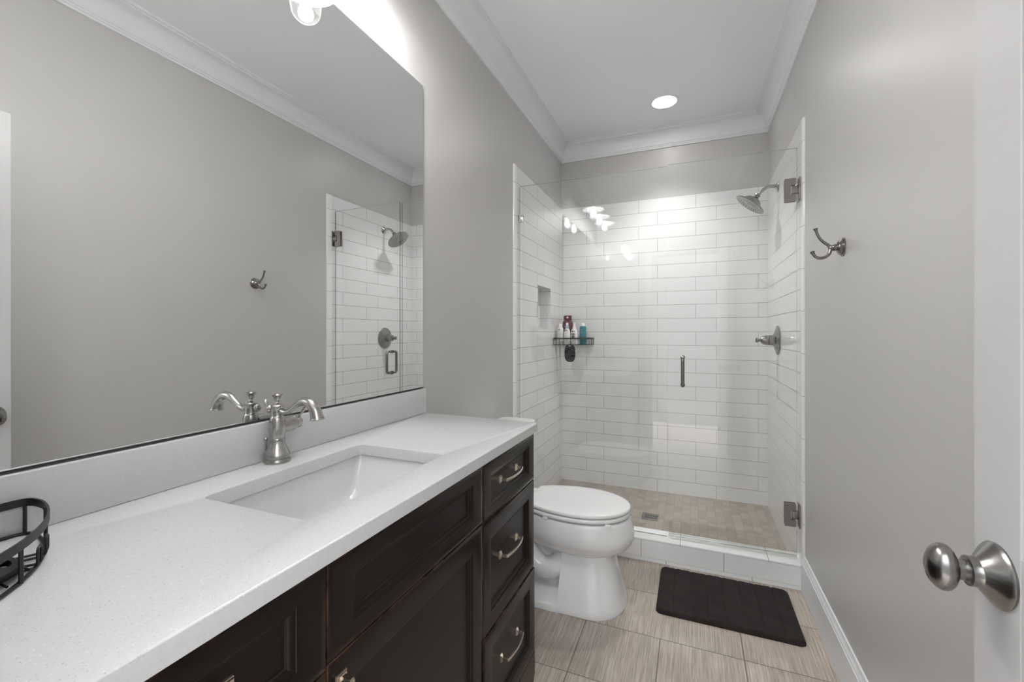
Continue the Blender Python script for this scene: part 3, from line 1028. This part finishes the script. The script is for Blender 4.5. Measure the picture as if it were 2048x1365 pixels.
# ================================================================== ROBE HOOK
rh = thing('robe_hook', 'brushed nickel double robe hook on the painted right wall', 'hook', (XR, 1.912, 1.560))
bm = bmesh.new()
add_lathe(bm, [(0, .0335), (.003, .034), (.005, .031), (.006, .0285), (.009, .029), (.012, .0265), (.014, .022), (.017, .0205), (.0195, .0145), (.022, .0115), (.024, .0125), (.029, .0128),
               (.032, .0095), (.034, .0085), (.038, .0095), (.041, .0075)], (XR, 1.912, 1.560), (-1, 0, 0), 36)
wlink('rose', bm, M_steel, rh)
bm = bmesh.new()
up = smooth_path([(.4660, 1.912, 1.556, .0058), (.4605, 1.912, 1.569, .0055), (.4480, 1.912, 1.580, .0052), (.4355, 1.912, 1.594, .0050), (.4270, 1.912, 1.611, .0049), (.4225, 1.912, 1.626, .0054), (.4210, 1.912, 1.632, .0078)], 5)
add_tube(bm, [Vector(p[:3]) for p in up], 0, 16, radii=[p[3] for p in up])
add_lathe(bm, [(0, .0078), (.0015, .0082), (.003, .006), (.004, .001)], (.4210, 1.912, 1.632), (-.2, 0, 1), 16)
wlink('upper_prong', bm, M_steel, rh)
bm = bmesh.new()
lo = smooth_path([(.4660, 1.912, 1.566, .0052), (.4665, 1.912, 1.552, .0058), (.4610, 1.912, 1.536, .0058), (.4480, 1.912, 1.526, .0056), (.4330, 1.912, 1.524, .0054), (.4200, 1.912, 1.531, .0052), (.4130, 1.912, 1.542, .0056), (.4105, 1.912, 1.548, .0080)], 5)
add_tube(bm, [Vector(p[:3]) for p in lo], 0, 16, radii=[p[3] for p in lo])
add_lathe(bm, [(0, .0080), (.0015, .0084), (.003, .006), (.004, .001)], (.4105, 1.912, 1.548), (-.35, 0, 1), 16)
wlink('lower_prong', bm, M_steel, rh)

# ================================================================== BATH MAT
bm = bmesh.new()
NXm, NYm = 150, 90
mx0, mx1, my0, my1 = -.151, .424, 2.040, 2.441
grid = []
rc = .028
for i in range(NXm + 1):
    rowv = []
    for j in range(NYm + 1):
        u, v = i / NXm, j / NYm
        x, y = mx0 + (mx1 - mx0) * u, my0 + (my1 - my0) * v
        # rounded corners: pull the corner squares in
        dx, dy = min(x - mx0, mx1 - x), min(y - my0, my1 - y)
        if dx < rc and dy < rc:
            qx, qy = rc - dx, rc - dy
            m_ = max(qx, qy); l_ = sqrt(qx * qx + qy * qy)
            if l_ > 1e-9:
                k = m_ / l_
                sx_ = 1 if x < (mx0 + mx1) / 2 else -1
                sy_ = 1 if y < (my0 + my1) / 2 else -1
                x = (mx0 + rc - qx * k) if sx_ > 0 else (mx1 - rc + qx * k)
                y = (my0 + rc - qy * k) if sy_ > 0 else (my1 - rc + qy * k)
                dd = rc - m_
            else:
                dd = rc
        else:
            dd = min(dx, dy)
        g = (u * 8) % 1.0
        g = min(g, 1 - g) if 0.3 < u * 8 < 7.7 else .5
        edge = min(1, dd / .014)
        hgt = .004 + (.013 * sqrt(max(0, 1 - (1 - edge) ** 2)))
        hgt -= .0065 * math.exp(-(g / .045) ** 2) * edge
        hgt += .0012 * math.sin(x * 37 + y * 21) * math.sin(y * 33 - x * 11) * edge + random.uniform(-.0005, .0005) * edge
        hgt += .0015 * sin(pi * min(1, g * 2)) * edge
        rowv.append(bm.verts.new((x, y, hgt)))
    grid.append(rowv)
for i in range(NXm):
    for j in range(NYm):
        bm.faces.new((grid[i][j], grid[i + 1][j], grid[i + 1][j + 1], grid[i][j + 1]))
rim = [grid[i][0] for i in range(NXm + 1)] + [grid[NXm][j] for j in range(1, NYm + 1)] + [grid[i][NYm] for i in range(NXm - 1, -1, -1)] + [grid[0][j] for j in range(NYm - 1, 0, -1)]
low = [bm.verts.new((v.co.x, v.co.y, 0.0008)) for v in rim]
for i in range(len(rim)):
    k = (i + 1) % len(rim)
    bm.faces.new((rim[i], low[i], low[k], rim[k]))
bm.faces.new(low)
mat_o = link('bath_mat', bm, M_rug, None, 60)
tag(mat_o, 'dark brown plush bath mat with stitched channels on the floor before the shower', 'bath mat')

# ================================================================== VANITY LIGHT
LX, LYS = -.850, (.510, .790, 1.070)
vl = thing('vanity_light', 'three-light vanity wall fixture with white dish shades above the mirror', 'light fixture', (XL, .790, 2.50))
bm = bmesh.new()
add_box(bm, XL + .0005, XL + .022, .42, 1.160, 2.455, 2.535, .004, 2)
wlink('backplate', bm, M_nickel, vl)
for y in LYS:
    bm = bmesh.new()
    add_tube(bm, fillet([(XL + .02, y, 2.495), (LX, y, 2.495), (LX, y, 2.440)], .035, 8), .008, 14)
    add_lathe(bm, [(0, .022), (.004, .022), (.008, .012)], (XL + .022, y, 2.495), (1, 0, 0), 20)
    arm = wlink('arm', bm, M_nickel, vl)
    bm = bmesh.new()
    add_lathe(bm, [(0, .015), (.010, .024), (.028, .030), (.034, .050), (.050, .096), (.053, .100), (.055, .1005), (.0555, .099), (.052, .094), (.036, .047), (.032, .010), (.032, .001)], (LX, y, 2.453), (0, 0, -1), 40)
    shd = wlink('shade', bm, M_enamel, vl)
    bm = bmesh.new()
    pr = [(.0, .040), (.010, .046), (.02, .0475), (.095, .0475)]
    for k in range(1, 9):
        a = pi / 2 * k / 8
        pr.append((.095 + .045 * sin(a), .0475 * cos(a)))
    add_lathe(bm, pr, (LX, y, 2.4135), (0, 0, -1), 36, cap=False)
    wlink('glass_jar', bm, M_jar, vl, smooth=80)
    bm = bmesh.new()
    pr = [(.0, .013), (.022, .0135), (.030, .018)]
    for k in range(11):
        a = -pi / 4 + (3 * pi / 4) * k / 10
        pr.append((.062 + .028 * sin(a), .026 * cos(a)))
    add_lathe(bm, pr, (LX, y, 2.4205), (0, 0, -1), 28)
    wlink('bulb', bm, M_bulb, vl, smooth=80)

# ================================================================== RECESSED LIGHT
CXY = (-.173, 3.122)
rl = thing('recessed_light', 'round white recessed ceiling light over the shower', 'ceiling light', (*CXY, ZC))
bm = bmesh.new()
pr = [(0, .094), (.003, .0935), (.0045, .090), (.0045, .080), (.0005, .0765)]
add_lathe(bm, pr, (*CXY, ZC), (0, 0, -1), 48, cap=False)
wlink('trim_ring', bm, M_enamel, rl)
bm = bmesh.new()
add_lathe(bm, [(.0006, .077), (.0012, .077), (.0020, .06), (.0024, .001)], (*CXY, ZC), (0, 0, -1), 48)
wlink('lens', bm, M_can, rl)
ld = bpy.data.lights.new('recessed_lamp', 'SPOT')
ld.energy = SPOT
ld.color = (1.0, 0.99, 0.98)
ld.spot_size = radians(104)
ld.spot_blend = 1.0
ld.shadow_soft_size = 0.07
lo_ = bpy.data.objects.new('recessed_lamp', ld)
lo_.location = (0, 0, -.012)
lo_.parent = rl
col.objects.link(lo_)

# ================================================================== CORNER CADDIES
def caddy_parts(root, R=.282, rnd_=.03, out=0.0):
    """quarter-round wire shelf, corner at the origin, reaching along +x and -y; base at z = 0"""
    H = .058
    def outline(r, ins=.004, n=22, rnd=.03):
        arc = [Vector((r * cos(pi / 2 * k / n), -r * sin(pi / 2 * k / n), 0)) for k in range(n + 1)]
        arc = [Vector((max(p.x, ins), min(p.y, -ins), 0)) for p in arc]
        pts = fillet([Vector((ins, -ins, 0)), arc[0] + Vector((-.004, 0, 0))] + arc[2:-2] + [arc[-1] + Vector((0, .004, 0))], rnd, 5, True)
        out = [pts[0]]
        for p in pts[1:]:
            if (p - out[-1]).length > .0015:
                out.append(p)
        if (out[0] - out[-1]).length < .0015:
            out.pop()
        return out
    # flat-band rim
    ol = outline(R, rnd=rnd_)
    bm = bmesh.new()
    n = len(ol)
    ring = []
    for i in range(n):
        d = (ol[(i + 1) % n] - ol[i - 1]).normalized()
        nn = Vector((-d.y, d.x, 0)) * .0014
        p = ol[i]
        ring.append([bm.verts.new(q) for q in (p - nn + Vector((0, 0, H - .012)), p + nn + Vector((0, 0, H - .012)), p + nn + Vector((0, 0, H)), p - nn + Vector((0, 0, H)))])
    for i in range(n):
        A, B = ring[i], ring[(i + 1) % n]
        for k in range(4):
            bm.faces.new((A[k], A[(k + 1) % 4], B[(k + 1) % 4], B[k]))
    link('rim_band', bm, M_black, root, 50)
    # base ring, slats, uprights
    bm = bmesh.new()
    b = outline(R - .004, rnd=rnd_)
    add_tube(bm, [p + Vector((0, 0, .0028)) for p in b], .0026, 8, True)
    for k in range(1, 8):
        x = .012 + k * .031
        y1 = -sqrt(max(0.0004, (R - .010) ** 2 - x * x))
        add_tube(bm, [(x, -.005, .0045), (x, y1, .0045)], .0015, 6)
    link('base_wires', bm, M_black, root)
    for p in ((.006, -(R - .010)), (R - .010, -.006), (.008, -.012), *(((R - .002) * cos(a), -(R - .002) * sin(a)) for a in (.27, .76, 1.38))):
        bm = bmesh.new()
        add_tube(bm, [(p[0], p[1], .002), (p[0], p[1], H - .002)], .0026, 8)
        link('upright', bm, M_black, root)
    for a in (1.30, 1.08, .60, .46):
        bm = bmesh.new()
        c, s_ = cos(a), sin(a)
        P = lambda r, t, z: Vector((r * c + t * s_, -r * s_ + t * c, z))
        w_ = .0075
        path = fillet([P(R - .05, -w_, .003), P(R - .0005 + out, -w_, .003), P(R - .0005 + out, -w_, .030), P(R - .0005 + out, w_, .030), P(R - .0005 + out, w_, .003), P(R - .05, w_, .003)], .0082, 4)
        add_tube(bm, path, .0018, 8)
        link('hook', bm, M_black, root)
SCZ = 1.1525
cad = thing('corner_caddy', 'black wire corner caddy with hooks holding bottles in the back left shower corner', 'caddy', (TL + .001, TB - .001, SCZ))
caddy_parts(cad, .275, .02, .0145)
cad2 = thing('corner_caddy', 'black wire caddy on the white countertop with a black oval scrubber in it', 'caddy', (-.9985, .0665, ZCT + .0002), pi / 2)
caddy_parts(cad2, .293, .024)

# ---- bottles
def text_mesh(name, s_, size, loc, rot, m, parent, depth=.0003, sx=1.0):
    cu = bpy.data.curves.new(name, 'FONT')
    cu.body = s_
    cu.size = size
    cu.extrude = depth
    cu.align_x = 'CENTER'
    cu.align_y = 'CENTER'
    tmp = bpy.data.objects.new(name, cu)
    me = bpy.data.meshes.new_from_object(tmp)
    bpy.data.objects.remove(tmp)
    me.materials.clear()
    me.materials.append(m)
    o = bpy.data.objects.new(name, me)
    o.location = loc
    o.rotation_euler = rot
    o.scale = (sx, 1, 1)
    o.parent = parent
    col.objects.link(o)
    return o
M_bw = mat('white_bottle', (0.80, 0.80, 0.79), 0.3)
M_bw2 = mat('white_cap', (0.82, 0.82, 0.82), 0.25)
M_teal = mat('teal_bottle', srgb(0, 116, 128), 0.25)
M_burg = mat('burgundy_bottle', srgb(92, 22, 38), 0.3)
M_lblue = mat('pale_blue_collar', srgb(170, 190, 208), 0.3)
M_navy = mat('dark_label', srgb(48, 52, 60), 0.4)
M_red = mat('red_label_band', srgb(120, 52, 48), 0.4)
M_grey = mat('grey_print', srgb(110, 110, 112), 0.4)
M_lbl = mat('pale_print', srgb(225, 215, 215), 0.4)
CW = SCZ + .0062
FACE = radians(-16)       # caddy fronts look towards the doorway
def bottle(name, label, x, y, prof, m, sx=1.0, sy=1.0, rz=FACE):
    t = thing(name, label, 'bottle', (x, y, CW), rz, 'bottles in the shower caddy')
    bm = bmesh.new()
    add_lathe(bm, prof, (0, 0, 0), (0, 0, 1), 28)
    bmesh.ops.scale(bm, vec=(sx, sy, 1), verts=bm.verts)
    link('bottle_body', bm, m, t, 50)
    return t
def cap(t, prof, m, nm='cap', sx=1, sy=1):
    bm = bmesh.new()
    add_lathe(bm, prof, (0, 0, 0), (0, 0, 1), 24)
    bmesh.ops.scale(bm, vec=(sx, sy, 1), verts=bm.verts)
    return link(nm, bm, m, t, 40)
def oval(t, name, w_, h_, z, rb, m, sy):
    """label wrapped on the curved front"""
    bm = bmesh.new()
    n = 20
    pts = [(w_ * cos(2 * pi * k / n), z + h_ * sin(2 * pi * k / n)) for k in range(n)]
    f = lambda x: -sy * sqrt(max(0, rb * rb - x * x))
    add_rings(bm, [[Vector((x, f(x) - .0001, zz_)) for x, zz_ in pts], [Vector((x, f(x) - .0008, zz_)) for x, zz_ in pts]])
    return link(name, bm, m, t, 30)
def patch(t, name, w_, z0, z1, rb, m, sy, off=.0008):
    bm = bmesh.new()
    xs = [-w_ + 2 * w_ * k / 8 for k in range(9)]
    f = lambda x, o_: -sy * sqrt(max(0, rb * rb - x * x)) - o_
    pts = [(x, z0) for x in xs] + [(x, z1) for x in xs[::-1]]
    vr = [[bm.verts.new((x, f(x, o_), z)) for x, z in pts] for o_ in (.0001, off)]
    for V in vr:
        for k in range(8):
            bm.faces.new((V[k], V[k + 1], V[16 - k], V[17 - k]))
    for k in range(18):
        bm.faces.new((vr[0][k], vr[0][(k + 1) % 18], vr[1][(k + 1) % 18], vr[1][k]))
    return link(name, bm, m, t, 30)

b1 = bottle('shampoo_bottle', 'plain white bottle with tall white cap, leftmost in the shower caddy', -.971, 3.362,
            [(0, .024), (.002, .026), (.10, .026), (.122, .0255), (.130, .020), (.133, .0135)], M_bw, 1.0, .8)
cap(b1, [(.131, .0125), (.132, .0140), (.162, .0140), (.164, .0125), (.1645, .001)], M_bw2)
text_mesh('print', 'M', .024, (0, -.0215, .117), (pi / 2, 0, 0), M_grey, b1)
PUMP = [(0, .024), (.002, .0268), (.06, .0272), (.095, .0262), (.115, .021), (.126, .013), (.130, .011)]
b2 = bottle('pump_bottle', 'white bottle with pale blue collar and dark oval label in the shower caddy', -.9165, 3.366, PUMP, M_bw, .97, .75)
cap(b2, [(.127, .0125), (.128, .0135), (.146, .0125), (.148, .010)], M_lblue, 'collar')
cap(b2, [(.147, .006), (.150, .009), (.164, .0095), (.170, .007), (.171, .001)], M_bw2)
ov = oval(b2, 'label', .0150, .0080, .106, .0235, M_navy, .75)
patch(b2, 'print', .010, .085, .089, .0265, M_lbl, .75)
b3 = bottle('pump_bottle', 'white pump bottle with dark oval and red band labels in the shower caddy', -.861, 3.374, PUMP, M_bw, 1.03, .75)
cap(b3, [(.127, .0125), (.128, .0140), (.150, .0085), (.156, .0075)], M_bw2, 'collar')
cap(b3, [(.155, .004), (.158, .008), (.168, .0095), (.171, .008), (.1715, .001)], M_bw2)
oval(b3, 'label', .0150, .0082, .099, .0255, M_navy, .75)
patch(b3, 'label_band', .0155, .076, .086, .0272, M_red, .75)
patch(b3, 'print', .0135, .050, .072, .0272, M_grey, .75)
b4 = bottle('body_wash_bottle', 'teal blue bottle with white cap, rightmost in the shower caddy', -.803, 3.425,
            [(0, .024), (.002, .0265), (.132, .0265), (.140, .024), (.145, .016)], M_teal, 1.0, .9)
cap(b4, [(.143, .0125), (.144, .0140), (.166, .0135), (.168, .012), (.1685, .001)], M_bw2)
for k in range(6):
    patch(b4, 'print', .007 + .003 * (k % 2), .060 + .011 * k, .0625 + .011 * k, .0267, M_lblue, .9, .0012)
b5 = bottle('conditioner_bottle', 'tall burgundy bottle standing behind the white bottles in the shower caddy', -.937, 3.462,
            [(0, .040), (.003, .046), (.165, .046), (.182, .044), (.190, .036), (.192, .030)], M_burg, 1.0, .62)
bm = bmesh.new()
add_box(bm, -.029, .029, -.019, .019, .192, .232, .004, 2)
link('cap', bm, M_burg, b5)
bm = bmesh.new()
add_lathe(bm, [(0, .0088), (.0008, .0088)], (.009, -.0190, .216), (0, -1, 0), 20)
link('emblem', bm, M_lbl, b5)
text_mesh('print', 'N', .028, (.012, -.0282, .163), (pi / 2, 0, .05), M_lbl, b5)
patch(b5, 'label_band', .013, .138, .142, .046, M_lbl, .62, .0012)

# ---- black oval scrubbers
def scrubber(name, label, loc, rot, group):
    t = bpy.data.objects.new(name, None)
    t.location = loc
    t.rotation_euler = rot
    col.objects.link(t)
    tag(t, label, 'scrubber', group)
    bm = bmesh.new()
    n = 40
    def se(a_, b_, p=.72):
        return [(a_ * (abs(cos(2 * pi * k / n)) ** p) * (1 if cos(2 * pi * k / n) > 0 else -1), b_ * (abs(sin(2 * pi * k / n)) ** p) * (1 if sin(2 * pi * k / n) > 0 else -1)) for k in range(n)]
    hole = [(.014 * cos(2 * pi * k / n), .056 + .006 * sin(2 * pi * k / n)) for k in range(n)]
    # body with a slot hole near its top: front and back skins bridged from outline to slot
    F = [[Vector((x, -.004, z)) for x, z in se(.050, .0695)], [Vector((x, -.009, z)) for x, z in se(.0475, .067)]]
    Bk = [[Vector((x, .004, z)) for x, z in se(.050, .0695)], [Vector((x, .008, z)) for x, z in se(.0475, .067)]]
    hf = [Vector((x, -.009, z)) for x, z in hole]
    hb_ = [Vector((x, .008, z)) for x, z in hole]
    add_rings(bm, [hf, F[1], F[0], Bk[0], Bk[1], hb_, hf], False, False)
    bmesh.ops.remove_doubles(bm, verts=bm.verts, dist=1e-6)
    link('pad', bm, M_pad, t, 40)
    bm = bmesh.new()
    for k in range(9):
        z = -.045 + k * .0095
        x = .040 * sqrt(max(0, 1 - (z / .068) ** 2))
        add_tube(bm, [(-x, -.0092, z), (x, -.0092, z)], .0012, 6)
    link('ridges', bm, M_pad, t)
    for pts in ([(.000, -.0098, .036), (.020, -.0102, .028), (.044, -.0085, .018)], [(-.030, -.0098, -.040), (.010, -.0102, -.034), (.044, -.0085, -.026)]):
        bm = bmesh.new()
        add_tube(bm, pts, .0007, 6)
        link('grey_line', bm, M_grey, t)
    return t
ca = 1.08
pad1 = scrubber('back_scrubber', 'black oval scrubber hanging from a hook of the shower caddy',
         (TL + .001 + .2815 * cos(ca), TB - .001 - .2815 * sin(ca), SCZ - .0605), (0, 0, radians(-20)), 'black oval scrubbers')
pad2 = scrubber('back_scrubber', 'black oval scrubber lying in the wire caddy on the countertop',
         (-.860, .222, ZCT + .0108), (radians(-90), 0, radians(-8)), 'black oval scrubbers')
pad1.scale = (1.0, .42, 1.0)
pad2.scale = (1.1, .5, 1.05)
